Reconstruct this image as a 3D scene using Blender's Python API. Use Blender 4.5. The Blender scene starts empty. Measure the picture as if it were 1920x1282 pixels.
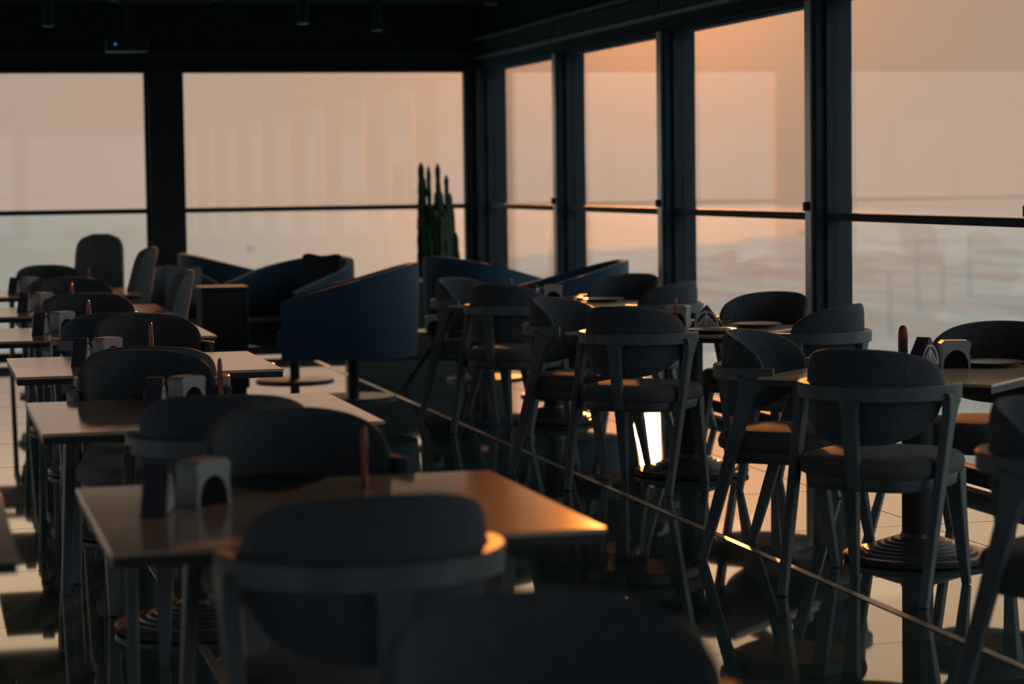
import bpy, bmesh, math, random
from mathutils import Vector, Matrix
random.seed(7)
scene = bpy.context.scene
COL = scene.collection
PI = math.pi
rad = math.radians

# ------------------------------------------------------------------ camera
cam_d = bpy.data.cameras.new('camera')
cam = bpy.data.objects.new('camera', cam_d)
COL.objects.link(cam)
right = Vector((0.96978539, -0.24358765, -0.01346716))
up = Vector((0.02969513, 0.0630718, 0.99756711))
back = Vector((-0.24214563, -0.96782592, 0.06839948))
M = Matrix((right, up, back)).transposed().to_4x4()
M.translation = Vector((0.0, 0.0, 1.53))
cam.matrix_world = M
cam_d.sensor_width = 36.0
cam_d.lens = 4450.0 / 1920.0 * 36.0
cam_d.clip_start = 0.1
cam_d.clip_end = 80000.0
cam_d.dof.use_dof = True
cam_d.dof.focus_distance = 10.2
cam_d.dof.aperture_fstop = 2.6
scene.camera = cam

# ------------------------------------------------------------------ view / exposure
scene.view_settings.view_transform = 'Standard'
scene.view_settings.look = 'None'
scene.view_settings.exposure = 0.0
scene.view_settings.gamma = 1.0
scene.view_settings.use_curve_mapping = False

# ------------------------------------------------------------------ sun and sky
SUN_DIR = Vector((0.2961, 0.9486, 0.1117)).normalized()
sun_d = bpy.data.lights.new('sun', 'SUN')
sun_d.energy = 5.0
sun_d.color = (1.0, 0.32, 0.06)
sun_d.angle = rad(0.6)
sun = bpy.data.objects.new('sun', sun_d)
COL.objects.link(sun)
sun.rotation_euler = SUN_DIR.to_track_quat('Z', 'Y').to_euler()

world = bpy.data.worlds.new('sunset_haze')
scene.world = world
world.use_nodes = True
wt = world.node_tree
for n in list(wt.nodes):
    wt.nodes.remove(n)
def wn(t, **k):
    n = wt.nodes.new(t)
    for a, b in k.items():
        setattr(n, a, b)
    return n
def wmath(op, a, b=None, clamp=False):
    n = wn('ShaderNodeMath', operation=op, use_clamp=clamp)
    for i, v in enumerate((a, b)):
        if v is None:
            continue
        if isinstance(v, (int, float)):
            n.inputs[i].default_value = v
        else:
            wt.links.new(v, n.inputs[i])
    return n.outputs[0]
def wmix(fac, a, b, mode='MIX'):
    n = wn('ShaderNodeMix', data_type='RGBA', blend_type=mode)
    for i, v in ((0, fac), (6, a), (7, b)):
        if isinstance(v, (int, float)):
            n.inputs[i].default_value = v
        elif isinstance(v, tuple):
            n.inputs[i].default_value = (*v, 1)
        else:
            wt.links.new(v, n.inputs[i])
    return n.outputs[2]
tc = wn('ShaderNodeTexCoord')
nrm = wn('ShaderNodeVectorMath', operation='NORMALIZE')
wt.links.new(tc.outputs['Generated'], nrm.inputs[0])
dt = wn('ShaderNodeVectorMath', operation='DOT_PRODUCT')
wt.links.new(nrm.outputs[0], dt.inputs[0])
dt.inputs[1].default_value = SUN_DIR
d = dt.outputs['Value']
sp = wn('ShaderNodeSeparateXYZ')
wt.links.new(nrm.outputs[0], sp.inputs[0])
el = wmath('MAXIMUM', sp.outputs['Z'], 0.0)
# (d*0.5 + 0.5) ^ 2.2 : bright hazy side towards the sun
mad = wn('ShaderNodeMath', operation='MULTIPLY_ADD')
wt.links.new(d, mad.inputs[0]); mad.inputs[1].default_value = 0.5; mad.inputs[2].default_value = 0.5
west = wmath('POWER', mad.outputs[0], 2.0, True)
base = wmix(west, (0.36, 0.47, 0.57), (0.468, 0.362, 0.278))
# the haze bank dims the lowest few degrees of sky
ramp = wn('ShaderNodeMapRange', interpolation_type='SMOOTHSTEP')
wt.links.new(el, ramp.inputs['Value'])
for nm, v in (('From Min', 0.07), ('From Max', 0.15), ('To Min', 1.0), ('To Max', 2.8)):
    ramp.inputs[nm].default_value = v
vm = wn('ShaderNodeVectorMath', operation='SCALE')
wt.links.new(base, vm.inputs[0]); wt.links.new(ramp.outputs[0], vm.inputs['Scale'])
warm = wmath('MULTIPLY', wmath('SUBTRACT', ramp.outputs[0], 1.0), wmath('MULTIPLY', west, 0.55), True)
base = wmix(warm, vm.outputs[0], (1.06, 0.96, 0.74), 'MULTIPLY')
base = wmix(wmath('POWER', wmath('MULTIPLY', el, 1.25, True), 1.5), base, (0.30, 0.37, 0.43))
dpos = wmath('MAXIMUM', d, 0.0)
g1 = wmath('POWER', dpos, 420.0)
g2 = wmath('POWER', dpos, 40.0)
glow = wmix(1.0, wmix(g1, (0, 0, 0), (1.3, 0.36, 0.02)), wmix(g2, (0, 0, 0), (0.16, 0.045, 0.0)), 'ADD')
skyc = wmix(1.0, base, glow, 'ADD')
bg = wn('ShaderNodeBackground')
wt.links.new(skyc, bg.inputs['Color'])
bg.inputs['Strength'].default_value = 1.0
wo = wn('ShaderNodeOutputWorld')
wt.links.new(bg.outputs[0], wo.inputs['Surface'])

# ------------------------------------------------------------------ materials
MATS = {}
def material(name, color, rough=0.5, metal=0.0, var=0.12, scale=30.0, bump=0.0, bump_scale=None, spec=0.5,
             stretch=None, coat=0.0, sheen=0.0, coat_rough=0.15):
    m = bpy.data.materials.new(name)
    m.use_nodes = True
    t = m.node_tree
    b = t.nodes['Principled BSDF']
    b.inputs['Roughness'].default_value = rough
    b.inputs['Metallic'].default_value = metal
    b.inputs['Specular IOR Level'].default_value = spec
    b.inputs['Coat Weight'].default_value = coat
    b.inputs['Coat Roughness'].default_value = coat_rough
    b.inputs['Sheen Weight'].default_value = sheen
    co = t.nodes.new('ShaderNodeTexCoord')
    mp = t.nodes.new('ShaderNodeMapping')
    t.links.new(co.outputs['Object'], mp.inputs[0])
    if stretch:
        mp.inputs['Scale'].default_value = stretch
    nz = t.nodes.new('ShaderNodeTexNoise')
    nz.inputs['Scale'].default_value = scale
    nz.inputs['Detail'].default_value = 4
    t.links.new(mp.outputs[0], nz.inputs['Vector'])
    rp = t.nodes.new('ShaderNodeValToRGB')
    rp.color_ramp.elements[0].position = 0.3
    rp.color_ramp.elements[1].position = 0.7
    lo = tuple(max(0, c * (1 - var)) for c in color)
    hi = tuple(min(1, c * (1 + var)) for c in color)
    rp.color_ramp.elements[0].color = (*lo, 1)
    rp.color_ramp.elements[1].color = (*hi, 1)
    t.links.new(nz.outputs['Fac'], rp.inputs[0])
    t.links.new(rp.outputs[0], b.inputs['Base Color'])
    if bump:
        n2 = t.nodes.new('ShaderNodeTexNoise')
        n2.inputs['Scale'].default_value = bump_scale or scale * 8
        t.links.new(mp.outputs[0], n2.inputs['Vector'])
        bp = t.nodes.new('ShaderNodeBump')
        bp.inputs['Strength'].default_value = bump
        bp.inputs['Distance'].default_value = 0.002
        t.links.new(n2.outputs['Fac'], bp.inputs['Height'])
        t.links.new(bp.outputs[0], b.inputs['Normal'])
    MATS[name] = m
    return m

material('charcoal_fabric', (0.076, 0.082, 0.089), 0.9, var=0.2, scale=60, bump=0.4, bump_scale=500, spec=0.2, sheen=0.15)
material('seat_fabric', (0.12, 0.113, 0.11), 0.9, var=0.2, scale=60, bump=0.4, bump_scale=500, spec=0.2, sheen=0.15)
material('grey_fabric', (0.15, 0.15, 0.15), 0.9, var=0.2, scale=60, bump=0.4, bump_scale=500, spec=0.2, sheen=0.1)
material('blue_fabric', (0.036, 0.08, 0.122), 0.85, var=0.12, scale=40, bump=0.3, bump_scale=400, spec=0.25, sheen=0.2)
material('cushion_fabric', (0.20, 0.225, 0.25), 0.9, var=0.15, scale=60, bump=0.4, bump_scale=400, spec=0.2)
material('dark_cushion', (0.03, 0.036, 0.045), 0.9, var=0.15, scale=60, bump=0.3, bump_scale=400, spec=0.2)
material('chair_wood', (0.118, 0.124, 0.126), 0.5, var=0.2, scale=14, stretch=(1, 1, 0.15), spec=0.4)
material('table_wood', (0.78, 0.51, 0.33), 0.5, var=0.06, scale=9, stretch=(0.25, 2.2, 1), spec=0.0, coat=0.9, coat_rough=0.135)
material('table_edge', (0.035, 0.032, 0.032), 0.5, var=0.15, scale=20)
material('black_metal', (0.028, 0.029, 0.031), 0.55, var=0.2, scale=30, spec=0.3)
material('cast_iron', (0.05, 0.048, 0.047), 0.38, var=0.2, scale=40, spec=0.6)
material('plate_metal', (0.10, 0.105, 0.105), 0.35, metal=0.4, var=0.15, scale=30)
material('frame_metal', (0.04, 0.046, 0.053), 0.65, metal=0.0, var=0.15, scale=12, stretch=(1, 1, 0.2), spec=0.2)
material('frame_light', (0.5, 0.5, 0.5), 0.35, metal=0.85, var=0.12, scale=12, stretch=(1, 1, 0.2))
material('black_wall', (0.012, 0.013, 0.015), 0.7, var=0.2, scale=4, spec=0.3)
material('ceiling_black', (0.01, 0.01, 0.012), 0.85, var=0.25, scale=3, spec=0.2)
material('floor_grout', (0.006, 0.008, 0.008), 0.8, var=0.2, scale=10)
material('floor_tile', (0.05, 0.088, 0.08), 0.03, var=0.35, scale=2.2, spec=1.0)
material('brass_strip', (0.62, 0.50, 0.40), 0.38, metal=0.85, var=0.1, scale=10)
material('red_plastic', (0.30, 0.025, 0.022), 0.35, var=0.1, scale=20)
material('white_ceramic', (0.38, 0.39, 0.375), 0.5, var=0.05, scale=10)
material('napkin_paper', (0.66, 0.64, 0.58), 0.9, var=0.05, scale=30)
material('dark_card', (0.085, 0.06, 0.075), 0.6, var=0.15, scale=20)
material('white_print', (0.92, 0.94, 0.95), 0.6, var=0.04, scale=20)
material('plate_glaze', (0.035, 0.037, 0.04), 0.3, var=0.15, scale=20, spec=0.6)
material('cactus_green', (0.022, 0.045, 0.016), 0.75, var=0.35, scale=25, bump=0.6, bump_scale=60)
material('planter_black', (0.022, 0.022, 0.022), 0.5, var=0.15, scale=10)
material('stone_top', (0.45, 0.44, 0.42), 0.5, var=0.12, scale=12)
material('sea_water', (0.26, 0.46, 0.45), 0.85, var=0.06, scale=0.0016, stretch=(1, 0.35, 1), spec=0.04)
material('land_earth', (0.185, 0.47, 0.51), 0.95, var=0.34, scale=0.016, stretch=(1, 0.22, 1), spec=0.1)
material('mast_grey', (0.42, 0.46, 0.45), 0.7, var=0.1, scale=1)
material('hull_grey', (0.18, 0.20, 0.21), 0.6, var=0.1, scale=1)

def glass_material():
    m = bpy.data.materials.new('window_glass')
    m.use_nodes = True
    t = m.node_tree
    for n in list(t.nodes):
        t.nodes.remove(n)
    ge = t.nodes.new('ShaderNodeNewGeometry')
    mr = t.nodes.new('ShaderNodeMapRange')
    mr.inputs['To Min'].default_value = 1.5
    mr.inputs['To Max'].default_value = 1.0 / 1.5
    t.links.new(ge.outputs['Backfacing'], mr.inputs['Value'])
    fr = t.nodes.new('ShaderNodeFresnel')
    t.links.new(mr.outputs[0], fr.inputs['IOR'])
    tr = t.nodes.new('ShaderNodeBsdfTransparent')
    tr.inputs['Color'].default_value = (0.985, 0.975, 0.965, 1)
    gl = t.nodes.new('ShaderNodeBsdfGlossy')
    gl.inputs['Roughness'].default_value = 0.0
    gl.inputs['Color'].default_value = (0.95, 0.97, 1, 1)
    mx = t.nodes.new('ShaderNodeMixShader')
    t.links.new(fr.outputs[0], mx.inputs[0])
    t.links.new(tr.outputs[0], mx.inputs[1])
    t.links.new(gl.outputs[0], mx.inputs[2])
    o = t.nodes.new('ShaderNodeOutputMaterial')
    t.links.new(mx.outputs[0], o.inputs['Surface'])
    MATS['window_glass'] = m
glass_material()
def led_material():
    m = bpy.data.materials.new('blue_led')
    m.use_nodes = True
    b = m.node_tree.nodes['Principled BSDF']
    b.inputs['Base Color'].default_value = (0.05, 0.3, 0.6, 1)
    b.inputs['Emission Color'].default_value = (0.05, 0.45, 1.0, 1)
    b.inputs['Emission Strength'].default_value = 0.8
    MATS['blue_led'] = m
led_material()

# ------------------------------------------------------------------ mesh helpers
def box(bm, x0, x1, y0, y1, z0, z1, mat=None):
    v = [bm.verts.new(p) for p in ((x0, y0, z0), (x1, y0, z0), (x1, y1, z0), (x0, y1, z0),
                                   (x0, y0, z1), (x1, y0, z1), (x1, y1, z1), (x0, y1, z1))]
    if mat is not None:
        for q in v:
            q.co = mat @ q.co
    for f in ((3, 2, 1, 0), (4, 5, 6, 7), (0, 1, 5, 4), (1, 2, 6, 5), (2, 3, 7, 6), (3, 0, 4, 7)):
        bm.faces.new([v[i] for i in f])
    return v

def bevel_all(bm, w, seg=2):
    bmesh.ops.bevel(bm, geom=list(bm.edges), offset=w, segments=seg, profile=0.6, affect='EDGES')

def rings(bm, rs, close_ends=True, closed=True):
    vs = [[bm.verts.new(p) for p in r] for r in rs]
    n = len(vs[0])
    for a, b in zip(vs, vs[1:]):
        for i in range(n if closed else n - 1):
            j = (i + 1) % n
            bm.faces.new((a[i], a[j], b[j], b[i]))
    if close_ends:
        bm.faces.new(list(reversed(vs[0])))
        bm.faces.new(vs[-1])
    return vs

def lathe(bm, prof, seg=32, c=(0, 0)):
    rs = []
    for r, z in prof:
        rs.append([(c[0] + r * math.cos(2 * PI * i / seg), c[1] + r * math.sin(2 * PI * i / seg), z) for i in range(seg)])
    rings(bm, rs)

def sweep(bm, pts, sizes, side=Vector((1, 0, 0))):
    """rectangular section (w along side, t across) swept along pts"""
    rs = []
    n = len(pts)
    pts = [Vector(p) for p in pts]
    for i, p in enumerate(pts):
        tg = (pts[min(i + 1, n - 1)] - pts[max(i - 1, 0)]).normalized()
        s = side if not callable(side) else side(i)
        s = (s - tg * s.dot(tg)).normalized()
        u = tg.cross(s).normalized()
        w, t = sizes[i] if isinstance(sizes, list) else sizes
        rs.append([p + s * w / 2 + u * t / 2, p - s * w / 2 + u * t / 2, p - s * w / 2 - u * t / 2, p + s * w / 2 - u * t / 2])
    rings(bm, rs)

def tube(bm, pts, radii, seg=8):
    pts = [Vector(p) for p in pts]
    n = len(pts)
    rs = []
    for i, p in enumerate(pts):
        tg = (pts[min(i + 1, n - 1)] - pts[max(i - 1, 0)]).normalized()
        s = tg.cross(Vector((0.3, 0.9, 0.2))).normalized()
        u = tg.cross(s)
        r = radii[i] if isinstance(radii, (list, tuple)) else radii
        rs.append([p + (s * math.cos(2 * PI * k / seg) + u * math.sin(2 * PI * k / seg)) * r for k in range(seg)])
    rings(bm, rs)

def superellipse(hx, hy, cx=0, cy=0, e=3.2, n=36):
    out = []
    for i in range(n):
        a = 2 * PI * i / n
        c, s = math.cos(a), math.sin(a)
        out.append((cx + hx * math.copysign(abs(c) ** (2 / e), c), cy + hy * math.copysign(abs(s) ** (2 / e), s)))
    return out

def loft(bm, hx, hy, layers, cx=0, cy=0, e=3.2, n=36):
    rings(bm, [[(x, y, z) for x, y in superellipse(hx * s, hy * s, cx, cy, e, n)] for z, s in layers])

def link(name, bm, mat, parent=None, smooth=False, angle=40):
    bmesh.ops.recalc_face_normals(bm, faces=bm.faces)
    me = bpy.data.meshes.new(name)
    bm.to_mesh(me)
    bm.free()
    me.materials.append(MATS[mat])
    if smooth:
        for p in me.polygons:
            p.use_smooth = True
        me.set_sharp_from_angle(angle=rad(angle))
    o = bpy.data.objects.new(name, me)
    COL.objects.link(o)
    if parent:
        o.parent = parent
    return o

def thing(name, label, cat, loc=(0, 0, 0), rz=0.0, group=None):
    o = bpy.data.objects.new(name, None)
    o.empty_display_size = 0.1
    COL.objects.link(o)
    o.location = loc
    o.rotation_euler = (0, 0, rz)
    o['label'] = label
    o['category'] = cat
    if group:
        o['group'] = group
    return o

def tag(o, label, cat, group=None):
    o['label'] = label
    o['category'] = cat
    if group:
        o['group'] = group
    return o

def struct(o, label=None):
    o['kind'] = 'structure'
    if label:
        o['label'] = label
    return o

def dup(root, loc, rz, label, group=None):
    r = root.copy()
    COL.objects.link(r)
    r.location = loc
    r.rotation_euler = (0, 0, rz)
    r['label'] = label
    if group:
        r['group'] = group
    for ch in list(root.children):
        c = ch.copy()
        COL.objects.link(c)
        c.parent = r
        for g in list(ch.children):
            q = g.copy()
            COL.objects.link(q)
            q.parent = c
    return r

# ================================================================== the setting
X0, X1, Y0, Y1, ZC = -7.0, 5.0, -6.0, 20.75, 3.05
ZT, ZR = 2.505, 1.297          # glass head, transom

# floor: grout bed with polished tiles
bm = bmesh.new(); box(bm, X0 - .3, X1 + .3, Y0 - .3, Y1 + .3, -0.25, -0.006)
floor = struct(link('floor', bm, 'floor_grout'), 'polished dark green black tiled floor')
TS = 1.2
bm = bmesh.new(); box(bm, -TS / 2 + .005, TS / 2 - .005, -TS / 2 + .005, TS / 2 - .005, -0.012, 0.0)
tile0 = link('tile', bm, 'floor_tile', floor)
first = True
SX = 3.29
for side in (0, 1):
    nx = 9 if side == 0 else 2
    for i in range(nx):
        w = TS if side == 0 else (5.15 - SX - 0.02) / 2
        xc = (SX - 0.02 - TS * (i + .5)) if side == 0 else (SX + 0.02 + w * (i + .5))
        for j in range(23):
            yc = 7.15 + TS * (j - 11) + TS / 2
            if yc > Y1 + .6 or yc < -6.6:
                continue
            o = tile0 if first else tile0.copy()
            if not first:
                COL.objects.link(o)
            first = False
            o.parent = floor
            o.location = (xc, yc, 0)
            o.scale = (w / TS, 1, 1)
            o.rotation_euler = (rad(random.uniform(-.035, .035)), rad(random.uniform(-.035, .035)), 0)
for sx in (SX, SX - 2.41, SX - 4.81, SX - 7.21):
    bm = bmesh.new(); box(bm, sx - .016, sx + .016, Y0, Y1 - .1, -0.01, 0.0025)
    link('brass_strip', bm, 'brass_strip', floor)

bm = bmesh.new(); box(bm, X0 - .3, X1 + .35, Y0 - .3, Y1 + .3, ZC, ZC + .2)
struct(link('ceiling', bm, 'ceiling_black'), 'dark unlit ceiling above the dining room')

# right wall header with two ledges
bm = bmesh.new()
box(bm, 4.90, 5.12, Y0, Y1 + .12, ZT, ZC)
hr = struct(link('wall_right', bm, 'black_wall'), 'black header wall above the right hand windows')
YM = [20.66, 18.02, 15.31, 12.56, 9.82, 7.08, 4.34, 1.60, -1.14, -3.9, -6.0]
for z, dx in ((2.605, 0.055), (2.765, 0.075)):
    for a, b in zip(YM[1:], YM[:-1]):
        bm = bmesh.new(); box(bm, 4.90 - dx, 4.91, a + .02, b - .02, z - .012, z + .012)
        link('blind_rail', bm, 'frame_light', hr)
for a, b in zip(YM[1:], YM[:-1]):
    bm = bmesh.new(); box(bm, 4.875, 4.91, a + .012, b - .012, 2.63, 2.74)
    link('blind_cassette', bm, 'black_metal', hr)
bm = bmesh.new()
box(bm, X0, 4.90, 20.65, 20.9, ZT, ZC)
hb = struct(link('wall_back', bm, 'black_wall'), 'black header wall above the far windows')
bm = bmesh.new(); box(bm, X0, 4.86, 20.60, 20.66, 2.63, 2.655)
link('header_ledge', bm, 'frame_metal', hb)
bm = bmesh.new(); box(bm, X0, X1, Y0 - .2, Y0, ZT, ZC)
struct(link('wall_front', bm, 'black_wall'), 'black header wall behind the viewer')
bm = bmesh.new(); box(bm, X0 - .25, X0, Y0, Y1 + .2, ZT, ZC)
struct(link('wall_left', bm, 'black_wall'), 'black header wall above the left windows')

# windows -----------------------------------------------------------
wcount = [0]
def window(axis, p, a, b, label, depth=0.06, sgn=1):
    """axis 'x': wall plane X=p, spans Y a..b ; axis 'y': wall plane Y=p, spans X a..b"""
    wcount[0] += 1
    root = bpy.data.objects.new('window_%d' % wcount[0], None)
    COL.objects.link(root)
    root['kind'] = 'structure'
    root['label'] = label
    def bx(name, u0, u1, z0, z1, d0, d1, mat):
        bm = bmesh.new()
        if axis == 'x':
            box(bm, p + d0, p + d1, u0, u1, z0, z1)
        else:
            box(bm, u0, u1, p + d0, p + d1, z0, z1)
        return link(name, bm, mat, root)
    fw = 0.028
    e0, e1 = (-depth, 0.03) if sgn > 0 else (-0.03, depth)
    bx('jamb', a, a + fw, 0.02, ZT, e0, e1, 'frame_metal')
    bx('jamb', b - fw, b, 0.02, ZT, e0, e1, 'frame_metal')
    bx('head', a + fw, b - fw, ZT - 0.02, ZT, e0, e1, 'frame_metal')
    bx('sill', a + fw, b - fw, 0.02, 0.10, e0, e1, 'frame_metal')
    bx('transom', a + fw, b - fw, ZR - 0.021, ZR + 0.021, e0, e1, 'frame_metal')
    bx('pane', a + fw, b - fw, ZR + 0.021, ZT - 0.02, -0.008, 0.008, 'window_glass')
    bx('pane', a + fw, b - fw, 0.10, ZR - 0.021, -0.008, 0.008, 'window_glass')
    return root
names_r = ['narrow tall window beside the corner column', 'window left of the brightest sunset glow',
           'window under the orange sunset glow', 'large right hand window over the hazy land',
           'right wall window beside the viewer', 'right wall window beside the viewer, further back',
           'right wall window behind the viewer', 'right wall window far behind the viewer',
           'right wall window near the rear corner', 'right wall window in the rear corner']
MW = 0.085
tn = [0]
def trim(label, parts, mat='frame_metal'):
    tn[0] += 1
    bm = bmesh.new()
    for q in parts:
        box(bm, *q)
    return struct(link('trim_%d' % tn[0], bm, mat), label)
for k in range(10):
    hi = YM[k] - (MW if k else 0.10)
    lo = YM[k + 1] + (MW if k < 9 else 0)
    window('x', X1, lo, hi, names_r[k])
for k in range(1, 10):
    y = YM[k]
    t = trim('dark metal mullion of the right hand window wall, number %d from the corner' % k,
             [(4.89, 5.10, y - MW, y + MW, 0, ZT)])
    bm = bmesh.new(); box(bm, 4.872, 4.892, y - .03, y + .055, 0, ZT); link('cover_strip', bm, 'frame_light', t)
    bm = bmesh.new(); box(bm, 4.845, 4.873, y - .012, y + .02, 1.33, 1.38); link('latch', bm, 'black_metal', t)
trim('thick dark corner column where the window walls meet',
     [(4.86, 5.12, 20.56, 20.92, 0, ZT), (4.80, 4.87, 20.66, 20.86, 0, ZT)])
XM = [2.11, -0.70, -3.5, -6.3]
names_b = ['wide far window behind the lounge chairs', 'far window left of the dark column',
           'far window further to the left', 'leftmost far window']
xe = [4.80] + [x for x in XM]
for k in range(4):
    hi = xe[k] - (0.14 if k else 0)
    lo = xe[k + 1] + 0.14
    window('y', Y1, lo, hi, names_b[k])
for k, x in enumerate(XM):
    trim(['broad black column between the far windows', 'black column at the far left', 'black column of the far wall, out to the left',
          'black column at the far left corner'][k], [(x - .14, x + .14, 20.62, 20.92, 0, ZT)], 'black_metal')
YL = [20.6, 17.9, 15.2, 12.5, 9.8, 7.1, 4.4, 1.7, -1.0, -3.7, -5.95]
for k in range(10):
    window('x', X0, YL[k + 1] + .08, YL[k] - .08, 'left wall window, bay %d from the far corner' % (k + 1), sgn=-1)
for k in range(11):
    trim('left wall mullion, number %d from the far corner' % (k + 1), [(X0 - .12, X0 + .10, YL[k] - .08, YL[k] + .08, 0, ZT)])

XF = [X0, -4.0, -1.0, 2.0, X1]
for k in range(4):
    window('y', Y0, XF[k] + .1, XF[k + 1] - .1, 'window behind the viewer, bay %d from the left' % (k + 1), sgn=-1)
for k in range(5):
    trim('column behind the viewer, number %d from the left' % (k + 1), [(XF[k] - .1, XF[k] + .1, Y0 - .12, Y0 + .12, 0, ZT)])
# outside: sea, land, masts, boat ---------------------------------------------
GZ = -120.0
bm = bmesh.new()
sea_edge = [(-9000, -6000), (-9500, 2000), (-6000, 8600), (-2500, 10300), (0, 10700), (1600, 10600), (2700, 9700), (3300, 8800), (3300, 7400), (3100, 6200),
            (3600, 5400), (6000, 4500), (9000, 0), (7000, -6000)]
bm.faces.new([bm.verts.new((x, y, GZ)) for x, y in reversed(sea_edge)])
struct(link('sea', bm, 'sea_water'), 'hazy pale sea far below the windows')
coast = [(-1200, 700), (-200, 1500), (350, 2300), (760, 3300), (1034, 3715), (1206, 3815), (1274, 3869), (1420, 4010), (1532, 4274),
         (1640, 4340), (1717, 4454), (1840, 4800), (2034, 5064), (2250, 5350), (2500, 5450), (2800, 5300), (3600, 4900), (6000, 4200),
         (8500, 0), (6500, -3000), (2000, -3000), (-1500, -1500)]
bm = bmesh.new()
top = [bm.verts.new((x, y, GZ + 4)) for x, y in coast]
bot = [bm.verts.new((x, y, GZ - 2)) for x, y in coast]
bm.faces.new(top)
for i in range(len(coast)):
    j = (i + 1) % len(coast)
    bm.faces.new((top[i], top[j], bot[j], bot[i]))
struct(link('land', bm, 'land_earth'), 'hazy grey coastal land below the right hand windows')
for i, (x, y, hgt) in enumerate(((849, 2088, 46), (700, 1640, 42), (837, 1900, 60), (890, 1965, 55), (988, 2120, 56))):
    m = thing('lamp_mast', ['tall thin mast on the land beside the dark mullion', 'second tall thin mast out on the hazy land',
                            'middle tall thin mast out on the hazy land', 'fourth tall thin mast out on the hazy land',
                            'rightmost tall thin mast out on the hazy land'][i], 'mast', (x, y, GZ + 4), 0, 'masts on the coastal land')
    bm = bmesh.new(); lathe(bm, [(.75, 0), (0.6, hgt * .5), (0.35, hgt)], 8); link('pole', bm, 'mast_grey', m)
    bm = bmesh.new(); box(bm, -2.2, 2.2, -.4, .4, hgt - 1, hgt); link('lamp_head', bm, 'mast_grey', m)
bt = thing('boat', 'tiny grey boat out on the pale sea', 'boat', (594, 4342, GZ), 0.2)
bm = bmesh.new()
rings(bm, [[(-6 * s, -2 * s, z), (5 * s, -2 * s, z), (8 * s, 0, z), (5 * s, 2 * s, z), (-6 * s, 2 * s, z)] for z, s in ((-1, .8), (2.2, 1))])
link('hull', bm, 'hull_grey', bt)
bm = bmesh.new(); box(bm, -4, 1.5, -1.3, 1.3, 2.2, 5); link('cabin', bm, 'hull_grey', bt)

# ================================================================== dining chairs
def make_chair(name, label):
    t = thing(name, label, 'chair', group='charcoal dining chairs')
    # seat frame and cushion
    bm = bmesh.new(); loft(bm, .255, .255, [(.395, .94), (.40, .96), (.44, .98), (.445, .97)], 0, .01, 3.4)
    link('seat_frame', bm, 'chair_wood', t, True)
    bm = bmesh.new(); loft(bm, .275, .275, [(.442, .93), (.452, .985), (.478, 1.0), (.50, .975), (.513, .92), (.521, .78), (.525, .45), (.526, .1)], 0, .012, 3.2)
    link('seat', bm, 'seat_fabric', t, True, 60)
    for s in (-1, 1):
        bm = bmesh.new()
        sweep(bm, [(s * .208, .195, .44), (s * .212, .213, .32), (s * .225, .270, 0)], [(.068, .062), (.054, .05), (.030, .030)])
        bevel_all(bm, .004, 1)
        link('leg', bm, 'chair_wood', t, True)
    for s in (-1, 1):
        bm = bmesh.new()
        sweep(bm, [(s * .274, -.272, 0), (s * .279, -.205, .22), (s * .286, -.12, .50), (s * .290, -.072, .66), (s * .290, -.056, .71), (s * .290, -.05, .735)],
              [(.032, .034), (.034, .044), (.034, .052), (.034, .058), (.034, .092), (.034, .13)])
        bevel_all(bm, .004, 1)
        link('leg', bm, 'chair_wood', t, True)
    # horseshoe arm rail
    bm = bmesh.new()
    rs = []
    n = 28
    for i in range(n + 1):
        a = rad(-98 + 196 * i / n)
        fade = 1.0
        ro, ri = .306, .272
        if i == 0 or i == n:
            ro, ri = .300, .278
        p = lambda r, z: (r * math.sin(a), -r * math.cos(a), z)
        rs.append([p(ri, .722), p(ro - .004, .722), p(ro, .726), p(ro, .773), p(ro - .004, .778), p(ri, .778)])
    rings(bm, rs)
    link('arm_rail', bm, 'chair_wood', t, True, 35)
    # rear post between rail and seat
    bm = bmesh.new()
    sweep(bm, [(0, -.288, .74), (0, -.282, .68), (0, -.262, .52), (0, -.246, .405)], [(.085, .03), (.058, .03), (.054, .03), (.05, .03)])
    bevel_all(bm, .004, 1)
    link('back_post', bm, 'chair_wood', t, True)
    # wrapped oval back pad
    bm = bmesh.new()
    rs = []
    n, k = 36, 20
    LIM = 86
    for i in range(n + 1):
        u = -1 + 2 * i / n
        u = math.sin(u * PI / 2)
        a = rad(LIM * u)
        e = math.sqrt(max(0.0, 1 - abs(u) ** 2.4))
        e = max(e, .03)
        zt, zb = .765 + .145 * e, .765 - .205 * e
        zc, hz = (zt + zb) / 2, (zt - zb) / 2
        th = .024 * min(1, .35 + e)
        ring = []
        for j in range(k):
            q = 2 * PI * j / k
            cr = math.copysign(abs(math.cos(q)) ** .7, math.cos(q))
            cz = math.copysign(abs(math.sin(q)) ** .75, math.sin(q))
            # slight recline: upper part leans back
            r = .245 + th * cr + (zc + hz * cz - .765) * .04
            ring.append((r * math.sin(a), -r * math.cos(a), zc + hz * cz))
        rs.append(ring)
    rings(bm, rs)
    link('backrest', bm, 'charcoal_fabric', t, True, 70)
    return t

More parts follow.
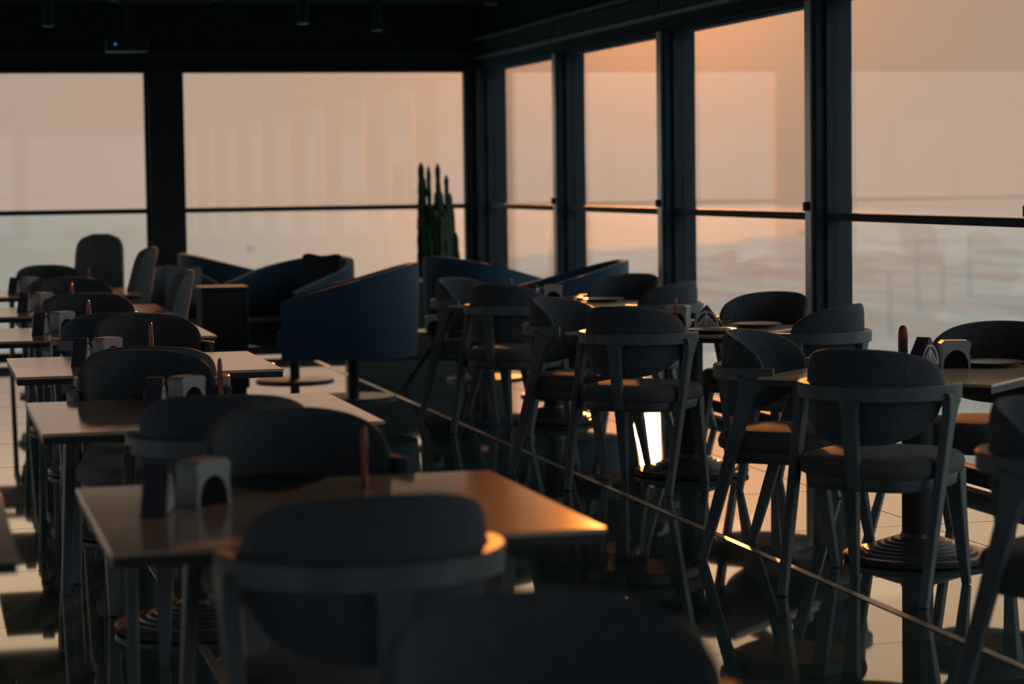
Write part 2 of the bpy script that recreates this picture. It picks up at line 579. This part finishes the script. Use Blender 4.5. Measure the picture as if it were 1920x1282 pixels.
LAB = 'charcoal dining chair with wrapped back and curved arm rail'
chair0 = make_chair('dining_chair', LAB)
chairs = [
    (3.41, 8.07, -46, 'front dining chair by the nearest window table, its back to the viewer'),
    (3.45, 11.18, -43, 'dining chair with its back to the viewer where the low sun glares between its legs'),
    (3.50, 13.92, -48, 'dining chair with its back to the viewer in front of the furthest window table'),
    (3.39, 8.96, -131, 'dining chair seen from the side left of the nearest window table'),
    (3.345, 11.88, -136, 'dining chair seen from the side left of the table with the fan patterned holder'),
    (3.45, 14.66, -136, 'dining chair seen from the side left of the furthest window table'),
    (4.25, 8.98, 131, 'dining chair facing the viewer behind the nearest window table at the right edge'),
    (4.32, 11.86, 132, 'dining chair facing the viewer behind the table with the fan patterned holder'),
    (4.36, 14.58, 132, 'dining chair facing the viewer behind the furthest window table'),
    (4.21, 10.86, 44, 'dining chair right of the fan patterned holder, turned away below the thick mullion'),
    (4.29, 13.64, 46, 'dining chair turned away at the right side of the furthest window table'),
    (3.07, 5.83, -146, 'cropped dark dining chair at the lower right edge of the picture'),
    (0.876, 4.84, 3, 'blurred foreground dining chair at the near side of the nearest left table'),
    (0.875, 3.21, 184, 'large blurred chair back at the bottom centre of the picture'),
    (0.99, 6.26, 189, 'dining chair facing the viewer behind the nearest left table'),
    (0.90, 7.20, -10, 'dining chair with its back to viewer at the near side of the second left table'),
    (0.82, 8.75, 189, 'dining chair facing the viewer behind the second left table'),
    (0.885, 9.385, -12, 'dining chair with its back to viewer at the near side of the third left table'),
    (1.06, 11.27, 189, 'dining chair facing the viewer behind the third left table'),
    (0.93, 11.90, 4, 'dining chair with its back to viewer at the near side of the fourth left table'),
    (0.94, 13.55, 180, 'dining chair facing the viewer behind the fourth left table'),
    (0.95, 14.18, 0, 'dining chair with its back to viewer at the near side of the fifth left table'),
    (1.03, 15.99, 192, 'dining chair facing the viewer behind the fifth left table'),
    (0.98, 16.64, 0, 'dining chair with its back to viewer at the near side of the furthest left table'),
    (1.00, 18.72, 186, 'dining chair facing the viewer behind the furthest left table'),
    (-0.11, 4.80, -45, 'blurred dining chair cropped by the lower left edge of the picture'),
]
for i, (x, y, a, lab) in enumerate(chairs):
    if i == 0:
        chair0.location = (x, y, 0); chair0.rotation_euler = (0, 0, rad(a)); chair0['label'] = lab
    else:
        dup(chair0, (x, y, 0), rad(a), lab)

# ================================================================== tables
def make_table(name, w, dpt, label):
    t = thing(name, label, 'table', group='wooden dining tables')
    bm = bmesh.new(); box(bm, -w / 2, w / 2, -dpt / 2, dpt / 2, .738, .75); bevel_all(bm, .003, 1)
    tp = link('tabletop', bm, 'table_wood', t)
    bm = bmesh.new(); box(bm, -w / 2 + .004, w / 2 - .004, -dpt / 2 + .004, dpt / 2 - .004, .715, .7385)
    link('edge_band', bm, 'table_edge', tp)
    bm = bmesh.new(); lathe(bm, [(.062, .06), (.062, .70), (.062, .716)], 28)
    link('column', bm, 'black_metal', t, True)
    bm = bmesh.new(); box(bm, -.2, .2, -.03, .03, .690, .716); box(bm, -.03, .03, -.2, .2, .6902, .7158)
    link('top_bracket', bm, 'black_metal', t)
    bm = bmesh.new()
    prof = [(.27, 0.003), (.292, .006), (.296, .024), (.288, .030), (.238, .031)]
    r, z = .238, .031
    for k in range(6):
        prof += [(r, z + .009), (r - .006, z + .011)]
        r -= .027; z += .0095
        prof += [(r + .004, z + .001)]
    prof += [(.07, z + .003), (.066, z + .02)]
    lathe(bm, prof, 56)
    link('base', bm, 'cast_iron', t, True, 25)
    return t
t0 = make_table('dining_table', 1.10, 1.12, 'blurred foreground wooden table with an orange sunlit right corner')
tl = [(.93, 5.62, 'blurred foreground wooden table with an orange sunlit right corner'),
      (.915, 8.13, 'second wooden table of the left row'),
      (.93, 10.42, 'third wooden table of the left row'),
      (.935, 12.73, 'fourth wooden table of the left row'),
      (.95, 15.02, 'fifth wooden table of the left row'),
      (.99, 17.60, 'furthest wooden table of the left row'),
      (-.36, 5.62, 'blurred wooden table whose corner shows at the lower left edge')]
for i, (x, y, lab) in enumerate(tl):
    if i == 0:
        t0.location = (x, y, 0)
    else:
        dup(t0, (x, y, 0), 0, lab)
s0 = make_table('square_table', .95, .95, 'nearest square window table, set cornerwise at the right edge')
RT = [(3.83, 8.70, 'nearest square window table, set cornerwise at the right edge'),
      (3.85, 11.60, 'square window table holding the fan patterned holder'),
      (3.87, 14.40, 'furthest square window table beside the blue tub chairs')]
for i, (x, y, lab) in enumerate(RT):
    if i == 0:
        s0.location = (x, y, 0); s0.rotation_euler = (0, 0, rad(45))
    else:
        dup(s0, (x, y, 0), rad(45), lab)

# ================================================================== table ware
def make_holder(label):
    """triangular box with a white fan of arcs on both ends"""
    t = thing('napkin_holder', label, 'napkin holder', group='triangular holders on the tables')
    W, H, L = .19, .118, .06
    bm = bmesh.new()
    rings(bm, [[(-W / 2, y, 0), (W / 2, y, 0), (W / 2 - .004, y, .004), (.004, y, H), (-.004, y, H), (-W / 2 + .004, y, .004)] for y in (-L / 2, L / 2)])
    link('body', bm, 'dark_card', t)
    for sgn in (-1, 1):
        bm = bmesh.new()
        y = sgn * (L / 2 + .0008)
        def strip(pts, w=.0042):
            for (xa, za), (xb, zb) in zip(pts, pts[1:]):
                dx, dz = xb - xa, zb - za
                l = math.hypot(dx, dz) or 1
                nx, nz = -dz / l * w / 2, dx / l * w / 2
                ex, ez = dx / l * w * .3, dz / l * w * .3
                rings(bm, [[(xa - ex + nx, yy, za - ez + nz), (xb + ex + nx, yy, zb + ez + nz), (xb + ex - nx, yy, zb + ez - nz), (xa - ex - nx, yy, za - ez - nz)] for yy in (y - .0007, y + .0007)])
        arch = [(.058 * math.cos(a), .008 + .078 * math.sin(a)) for a in [PI * i / 16 for i in range(17)]]
        strip(arch, .006)
        strip([(0, .008), (0, .086)], .005)
        for s in (-1, 1):
            for k in range(4):
                x0 = s * (.050 - .0125 * k)
                zt = .022 + .018 * k
                pts = []
                for q in range(7):
                    u = q / 6
                    pts.append((x0 - (s * .030) * (1 - math.cos(u * PI / 2)) * (.55 + .12 * k), .008 + zt * math.sin(u * PI / 2) * 1.0))
                strip([p for p in pts if (p[0] / .058) ** 2 + ((p[1] - .008) / .078) ** 2 <= 1.02 and p[0] * s >= -.001])
        link('fan_emblem', bm, 'white_print', t)['label'] = 'white fan of curved lines'
    return t
def make_dispenser(label):
    """white arched napkin stand with dark napkins inside"""
    t = thing('napkin_dispenser', label, 'napkin dispenser', group='white arched napkin stands')
    bm = bmesh.new()
    W, H, D = .118, .112, .07
    n = 14
    outer = [(-W / 2, 0), (-W / 2 + .004, H * .6), (-W / 2 - .002, H - .012), (-W / 2 + .012, H)] + [(-W / 2 + .012 + (W - .024) * i / (n - 6), H) for i in range(1, n - 6)] + [(W / 2 - .012, H), (W / 2 + .002, H - .012), (W / 2 - .004, H * .6), (W / 2, 0)]
    m = len(outer)
    inner = [(.050 * math.cos(PI - PI * i / (m - 1)), .075 * math.sin(PI * i / (m - 1)) ** .8 if 0 < i < m - 1 else 0) for i in range(m)]
    va = [[bm.verts.new((x, y, z)) for x, z in outer] for y in (-D / 2, D / 2)]
    vb = [[bm.verts.new((x, y, z)) for x, z in inner] for y in (-D / 2, D / 2)]
    for i in range(m - 1):
        bm.faces.new((va[0][i], va[0][i + 1], vb[0][i + 1], vb[0][i]))
        bm.faces.new((va[1][i], va[1][i + 1], vb[1][i + 1], vb[1][i]))
        bm.faces.new((va[0][i], va[0][i + 1], va[1][i + 1], va[1][i]))
        bm.faces.new((vb[0][i], vb[0][i + 1], vb[1][i + 1], vb[1][i]))
    for e in (0, m - 1):
        bm.faces.new((va[0][e], vb[0][e], vb[1][e], va[1][e]))
    link('arch', bm, 'white_ceramic', t, True, 30)
    bm = bmesh.new()
    rings(bm, [[(.049 * math.cos(PI - PI * i / 14), y, .001 + .070 * math.sin(PI * i / 14)) for i in range(15)] for y in (-.030, .030)])
    link('insert', bm, 'ceiling_black', t)
    return t
def make_bottle(label):
    t = thing('sauce_bottle', label, 'sauce bottle', group='red sauce bottles')
    bm = bmesh.new()
    rs = []
    for z, s in ((0, .8), (.004, .95), (.03, 1), (.11, 1), (.135, .93), (.15, .75), (.157, .45), (.159, .15)):
        rs.append([(.020 * s * math.cos(2 * PI * i / 20), .0095 * s * math.sin(2 * PI * i / 20), z) for i in range(20)])
    rings(bm, rs)
    b = link('body', bm, 'red_plastic', t, True, 50)
    bm = bmesh.new()
    rings(bm, [[(x, y, z) for x, z in ((-.012, .04), (.012, .04), (.013, .105), (-.013, .105))] for y in (-.0099, -.0089)])
    link('front_label', bm, 'table_edge', t)
    return t
def make_plate(label):
    bm = bmesh.new()
    lathe(bm, [(.07, 0), (.078, .002), (.10, .010), (.128, .018), (.130, .021), (.126, .022), (.098, .014), (.075, .008), (.02, .007)], 40)
    return tag(link('dinner_plate', bm, 'plate_glaze', None, True, 50), label, 'plate', 'dark dinner plates')
TZ = .7502
protos = {}
def put(kind, maker, x, y, a, label):
    if kind not in protos:
        o = maker(label)
        protos[kind] = o
        o.location = (x, y, TZ); o.rotation_euler = (0, 0, rad(a))
        return o
    return dup(protos[kind], (x, y, TZ), rad(a), label)
# window tables
sets_r = [('nearest window table', 3.83, 8.70, 1), ('middle window table', 3.85, 11.60, 0), ('furthest window table', 3.87, 14.40, 2)]
put('holder', make_holder, 3.945, 11.62, -20, 'dark triangular holder with a white fan emblem on the middle window table')
put('holder', make_holder, 3.955, 8.92, 34, 'dark triangular holder turned obliquely on the nearest window table')
put('holder', make_holder, 3.77, 14.52, 60, 'dark triangular holder on the furthest window table')
put('disp', make_dispenser, 4.03, 8.79, -14, 'white arched napkin stand on the nearest window table')
put('disp', make_dispenser, 3.88, 14.42, -14, 'white arched napkin stand on the furthest window table')
put('disp', make_dispenser, 3.86, 11.83, -40, 'white arched napkin stand behind the fan patterned holder')
put('bottle', make_bottle, 3.925, 9.06, -15, 'red sauce bottle on the nearest window table')
put('bottle', make_bottle, 3.79, 11.66, 70, 'red sauce bottle beside the fan patterned holder')
put('bottle', make_bottle, 3.62, 14.47, 70, 'red sauce bottle on the furthest window table')
put('plate', make_plate, 4.06, 11.93, 0, 'dark plate at the far side of the middle window table')
put('plate', make_plate, 4.20, 11.57, 0, 'dark plate at the right corner of the middle window table')
put('plate', make_plate, 4.20, 8.80, 0, 'dark plate at the right corner of the nearest window table')
put('plate', make_plate, 4.10, 9.08, 0, 'dark plate at the back of the nearest window table')
put('plate', make_plate, 4.20, 14.40, 0, 'dark plate at the right corner of the furthest window table')
put('plate', make_plate, 4.02, 14.72, 0, 'dark plate at the back of the furthest window table')
put('plate', make_plate, 3.84, 11.24, 0, 'dark plate at the near corner of the middle window table')
# left row
ROW = ['nearest', 'second', 'third', 'fourth', 'fifth', 'furthest']
for i in range(6):
    x, y = tl[i][0], tl[i][1]
    n = ROW[i]
    hx = (.56, .80, .70, .64, .66, .70)[i]
    hy = y + (.03, .05, .0, -.05, .0, .0)[i]
    put('holder', make_holder, hx - .02, hy, 76, 'dark triangular holder on the %s left table' % n)
    put('disp', make_dispenser, hx + .10, hy + .10, 40, 'white arched napkin stand on the %s left table' % n)
    put('bottle', make_bottle, x + (.16, .12, .08, -.04, .0, .25)[i], y + .30, 78, 'red sauce bottle on the %s left table' % n)
    put('plate', make_plate, x - .06, y + .40, 0, 'dark plate at the far side of the %s left table' % n)
    put('plate', make_plate, x - .02, y - .38, 0, 'dark plate at the near side of the %s left table' % n)

# ================================================================== blue tub chairs
def make_tub(label):
    t = thing('tub_chair', label, 'armchair', group='blue swivel tub chairs')
    bm = bmesh.new(); lathe(bm, [(.29, 0), (.30, .004), (.30, .014), (.294, .018), (.05, .020)], 48); link('base_plate', bm, 'plate_metal', t, True, 30)
    bm = bmesh.new(); lathe(bm, [(.038, .016), (.038, .31)], 24); link('swivel_column', bm, 'black_metal', t, True, 30)
    bm = bmesh.new(); loft(bm, .405, .44, [(.300, .96), (.305, 1.0), (.37, 1.0), (.375, .98)], 0, .01, 2.6); link('seat_base', bm, 'blue_fabric', t, True)
    bm = bmesh.new(); loft(bm, .385, .46, [(.375, .96), (.39, .99), (.44, 1.0), (.475, .985), (.495, .93), (.505, .75), (.508, .3)], 0, .075, 2.8)
    link('seat_cushion', bm, 'blue_fabric', t, True, 60)
    bm = bmesh.new()
    rs = []
    n, k = 44, 16
    LIM = 128
    for i in range(n + 1):
        u = -1 + 2 * i / n
        a = rad(LIM * u)
        ua = abs(u)
        yl = -.45 * math.cos(a) if abs(a) < rad(90) else (abs(a) - rad(90)) * .70
        zt = .955 - .245 * min(1, max(0, (yl + .45) / .92))
        zb = .305
        endf = 1.0
        if ua > .97:
            endf = .86
        zc, hz = (zt + zb) / 2, (zt - zb) / 2 * (1 if endf == 1 else .97)
        th = .034 * endf
        ring = []
        for j in range(k):
            q = 2 * PI * (j + .5) / k
            cr = math.copysign(abs(math.cos(q)) ** .35, math.cos(q))
            cz = math.copysign(abs(math.sin(q)) ** .35, math.sin(q))
            cz = max(-1, min(1, cz * 1.12)) if abs(cz) > .85 else cz
            z = zc + hz * cz
            rr = .432 + th * cr + (z - .6) * .035
            # arms run straight forward past the widest point
            ang = min(abs(a), rad(90)) * (1 if a >= 0 else -1)
            ext = max(0, abs(a) - rad(90)) * .70
            ring.append((rr * math.sin(ang), -rr * math.cos(ang) + ext, z))
        rs.append(ring)
    rings(bm, rs)
    link('shell', bm, 'blue_fabric', t, True, 60)
    return t
tub0 = make_tub('blue swivel tub chair seen from its side, nearest of the lounge')
tubs = [(2.97, 16.5, 76, 'blue swivel tub chair seen from its side, nearest of the lounge'),
        (2.80, 18.10, 128, 'blue tub chair opening towards the left tables behind the nearest one'),
        (4.22, 17.72, -68, 'blue tub chair with rounded back left of the narrow corner window'),
        (4.40, 16.12, 80, 'blue tub chair with its high back against the window mullion'),
        (2.57, 19.72, -84, 'dark tub chair by the far window next to the cushion')]
for i, (x, y, a, lab) in enumerate(tubs):
    if i == 0:
        tub0.location = (x, y, 0); tub0.rotation_euler = (0, 0, rad(a))
    else:
        dup(tub0, (x, y, 0), rad(a), lab)
# armchair with cushion
ac = thing('armchair', 'grey blue armchair with a cushion beside the dark column', 'armchair', (2.03, 18.78, 0), rad(-165))
bm = bmesh.new(); loft(bm, .34, .34, [(.20, .95), (.22, 1), (.40, 1), (.45, .96), (.47, .8)], 0, 0, 3.5); link('seat', bm, 'cushion_fabric', ac, True, 60)
bm = bmesh.new(); rs = []
for i in range(31):
    u = -1 + 2 * i / 30
    a = rad(108 * u)
    zt = .60 + .28 * (1 - abs(u) ** 1.6)
    ring = []
    for j in range(12):
        q = 2 * PI * (j + .5) / 12
        cr = math.copysign(abs(math.cos(q)) ** .5, math.cos(q)); cz = math.copysign(abs(math.sin(q)) ** .5, math.sin(q))
        z = (zt + .2) / 2 + (zt - .2) / 2 * cz
        ring.append(((.35 + .035 * cr) * math.sin(a), -(.35 + .035 * cr) * math.cos(a), z))
    rs.append(ring)
rings(bm, rs); link('shell', bm, 'cushion_fabric', ac, True, 60)
for sx in (-1, 1):
    for sy in (-1, 1):
        bm = bmesh.new(); tube(bm, [(sx * .22, sy * .22, .22), (sx * .26, sy * .26, 0)], [.018, .011]); link('leg', bm, 'black_metal', ac, True)
bm = bmesh.new()
rs = []
for i in range(9):
    v = -1 + 2 * i / 8
    ring = []
    for j in range(24):
        a = 2 * PI * j / 24
        c, s = math.cos(a), math.sin(a)
        e = 6
        x = math.copysign(abs(c) ** (2 / e), c); z = math.copysign(abs(s) ** (2 / e), s)
        pinch = 1 + .22 * (abs(x * z) ** 2 - .35)
        k = math.sqrt(max(0, 1 - v * v)) * .12 + .88
        ring.append((.20 * x * pinch * k, .055 * v * max(0.12, (1 - max(abs(x), abs(z)) ** 3 * .8)), .20 * z * pinch * k))
    rs.append(ring)
rings(bm, rs)
pil = tag(link('cushion', bm, 'cushion_fabric', None, True, 70), 'square grey cushion standing in the armchair by the column', 'cushion')
pil.scale = (.8, .9, .85)
pil.location = (2.04, 18.88, .715); pil.rotation_euler = (rad(-14), rad(4), rad(12))
for (px, py, pz, ax, az, sc, lab) in ((2.98, 18.04, .745, 14, 118, 1.2, 'dark cushion leaning in the tub chair that opens to the left'),
                                  (3.20, 16.55, .70, 16, 80, 1.05, 'dark cushion peeking over the nearest blue tub chair')):
    q = pil.copy(); COL.objects.link(q); q['label'] = lab
    q.data = pil.data.copy(); q.data.materials[0] = MATS['dark_cushion']
    q.location = (px, py, pz); q.rotation_euler = (rad(ax), 0, rad(az)); q.scale = (sc, sc * 1.3, sc)

# side box table, coffee table, planter
st = thing('side_table', 'dark square side table left of the blue tub chairs', 'table', (2.17, 17.45, 0))
bm = bmesh.new(); box(bm, -.17, .17, -.17, .17, .03, .745); bevel_all(bm, .006, 1); link('body', bm, 'planter_black', st)
bm = bmesh.new(); box(bm, -.18, .18, -.18, .18, .745, .775); bevel_all(bm, .004, 1); link('top', bm, 'planter_black', st)
bm = bmesh.new(); box(bm, -.15, .15, -.15, .15, 0, .03); link('plinth', bm, 'black_metal', st)
ct = thing('coffee_table', 'low round coffee table with splayed legs between the tub chairs', 'table', (3.74, 16.85, 0))
bm = bmesh.new(); lathe(bm, [(.27, .415), (.285, .42), (.285, .438), (.275, .442)], 40); link('tabletop', bm, 'plate_glaze', ct, True, 30)
for k in range(3):
    a = rad(40 + 120 * k)
    bm = bmesh.new(); tube(bm, [(.05 * math.cos(a), .05 * math.sin(a), .416), (.34 * math.cos(a), .34 * math.sin(a), .006)], [.016, .012]); link('leg', bm, 'black_metal', ct, True)
o = put('disp', make_dispenser, 3.62, 16.80, -8, 'white napkin stand on the low coffee table'); o.location.z = .4425
pl = thing('planter', 'long black planter box below the far window', 'planter', (4.12, 20.2, 0))
bm = bmesh.new(); box(bm, -.52, .52, -.2, .2, 0, .66); bevel_all(bm, .006, 1); link('box', bm, 'planter_black', pl)
bm = bmesh.new()
for q in ((-.54, .54, -.22, -.17), (-.54, .54, .17, .22), (-.54, -.49, -.17, .17), (.49, .54, -.17, .17)):
    box(bm, q[0], q[1], q[2], q[3], .66, .69)
link('rim', bm, 'stone_top', pl)
bm = bmesh.new(); box(bm, -.49, .49, -.17, .17, .655, .675); link('gravel', bm, 'cast_iron', pl)
cc = thing('cactus', 'tall dark columnar cactus standing in the black planter', 'cactus', (4.40, 20.2, .6752))
rnd = random.Random(3)
stems = [(-.145, 0, 1.01, .036), (-.128, .02, .90, .048), (-.075, -.03, .98, .026), (-.07, .03, .64, .07), (.0, 0, .66, .085), (.01, -.05, 1.00, .030),
         (.03, .04, .78, .06), (.085, -.02, .90, .028), (.085, .03, .60, .065), (.115, 0, .74, .030), (.150, .01, .62, .016), (.165, -.02, .40, .026), (-.10, .05, .60, .07),
         (.05, -.07, .58, .07), (-.04, -.08, .60, .07), (-.125, -.04, .56, .062), (.10, -.03, .52, .05), (0, -.1, .55, .07), (-.10, -.07, .5, .07)]
for x, y, hgt, r in stems:
    bm = bmesh.new()
    rs = []
    n = max(8, int(hgt / .05))
    bx, by = rnd.uniform(-.012, .012), rnd.uniform(-.012, .012)
    for i in range(n + 1):
        u = i / n
        rr = r * (1 - .25 * u) * (1 + .13 * math.sin(i * 2.1 + x * 40)) * (1 if i < n else .35)
        ox, oy = bx * math.sin(u * 5), by * math.sin(u * 4)
        rs.append([(x + ox + rr * (1.0 if j % 2 else .72) * math.cos(2 * PI * j / 12), y + oy + rr * (1.0 if j % 2 else .72) * math.sin(2 * PI * j / 12), hgt * u) for j in range(12)])
    rings(bm, rs)
    link('stem', bm, 'cactus_green', cc)

# ================================================================== high-backed chairs at the far left tables
def make_high(label):
    t = thing('high_back_chair', label, 'chair', group='grey high backed chairs')
    bm = bmesh.new(); loft(bm, .235, .24, [(.40, .92), (.42, .99), (.46, 1), (.49, .95), (.50, .7)], 0, .02, 3.4); link('seat', bm, 'grey_fabric', t, True, 60)
    bm = bmesh.new()
    rs = []
    n = 18
    n = 24
    for i in range(n + 1):
        u = i / n
        z = .44 + .66 * u
        hw = .22 * (1 - .14 * u)
        c = min(1.0, max(0.0, (z - .94) / .16))
        hw *= max(.35, (1 - c ** 3.0) ** (1 / 3.0)) if c > 0 else 1
        y = -.205 - .11 * u
        th = .028 if i < n else .016
        ring = []
        m = 12
        wing = .13 * (1 - .45 * u)
        for j in range(m + 1):
            v = -1 + 2 * j / m
            ring.append((hw * v, y - th + wing * v * v * (hw / .22), z))
        for j in range(m + 1):
            v = 1 - 2 * j / m
            ring.append((hw * v * .95, y + th + wing * v * v * (hw / .22), z))
        rs.append(ring)
    rings(bm, rs)
    link('backrest', bm, 'grey_fabric', t, True, 60)
    for sx in (-1, 1):
        for sy in (-1, 1):
            bm = bmesh.new(); tube(bm, [(sx * .17, .02 + sy * .17, .42), (sx * .21, .02 + sy * .22, 0)], [.017, .010]); link('leg', bm, 'black_metal', t, True)
    return t
hb0 = make_high('tall grey chair back standing against the far left window')
for i, (x, y, a, lab) in enumerate([(1.37, 19.22, 164, 'tall grey chair back standing against the far left window'),
                                    (1.40, 17.75, 74, 'grey high backed chair seen edge on before the dark column'),
                                    (1.35, 14.95, 80, 'grey high backed chair seen edge on at the fifth left table')]):
    if i == 0:
        hb0.scale = (1, 1, 1.03); hb0.location = (x, y, 0); hb0.rotation_euler = (0, 0, rad(a))
    else:
        o = dup(hb0, (x, y, 0), rad(a), lab)
        o.scale = (1, 1, .97 if i == 1 else .90)

# ================================================================== ceiling fittings
def pendant(x, y, ln, label):
    t = thing('pendant_spot', label, 'ceiling lamp', (x, y, ZC), 0, 'black ceiling spots')
    bm = bmesh.new(); lathe(bm, [(.05, -.02), (.05, 0)], 20); link('mount', bm, 'black_metal', t, True)
    bm = bmesh.new(); lathe(bm, [(.045, -ln), (.047, -ln + .01), (.047, -.02)], 20); link('body', bm, 'black_metal', t, True)
    bm = bmesh.new(); lathe(bm, [(.036, -ln - .003), (.046, -ln - .002), (.047, -ln + .002)], 20); link('rim', bm, 'plate_metal', t, True)
pendant(3.74, 19.4, .28, 'black cylinder ceiling spot above the lounge chairs')
pendant(1.05, 19.0, .28, 'black cylinder ceiling spot above the far left table')
pendant(2.95, 18.3, .30, 'short black ceiling spot left of the lounge spot')
pendant(4.2, 17.3, .22, 'black ceiling spot near the right hand header')
pj = thing('projector', 'small black ceiling box with a blue indicator light', 'projector', (1.62, 18.6, 2.60))
bm = bmesh.new(); box(bm, -.16, .16, -.13, .13, -.05, .05); bevel_all(bm, .01, 2); link('body', bm, 'black_metal', pj)
bm = bmesh.new(); lathe(bm, [(.015, .05), (.015, ZC - 2.60)], 12); link('drop_rod', bm, 'black_metal', pj, True)
bm = bmesh.new(); box(bm, -.103, -.091, -.134, -.128, -.004, .008); link('indicator', bm, 'blue_led', pj)
ca = thing('ceiling_cassette', 'dark square air outlet in the ceiling above the far left', 'air outlet', (2.0, 19.2, ZC))
bm = bmesh.new(); box(bm, -.42, .42, -.42, .42, -.04, -.001); link('frame', bm, 'black_metal', ca)
for k in range(6):
    bm = bmesh.new(); box(bm, -.36, .36, -.02, .02, -.006, .006, Matrix.Translation((0, -.30 + .12 * k, -.055)) @ Matrix.Rotation(rad(35), 4, 'X')); link('slat', bm, 'plate_metal', ca)
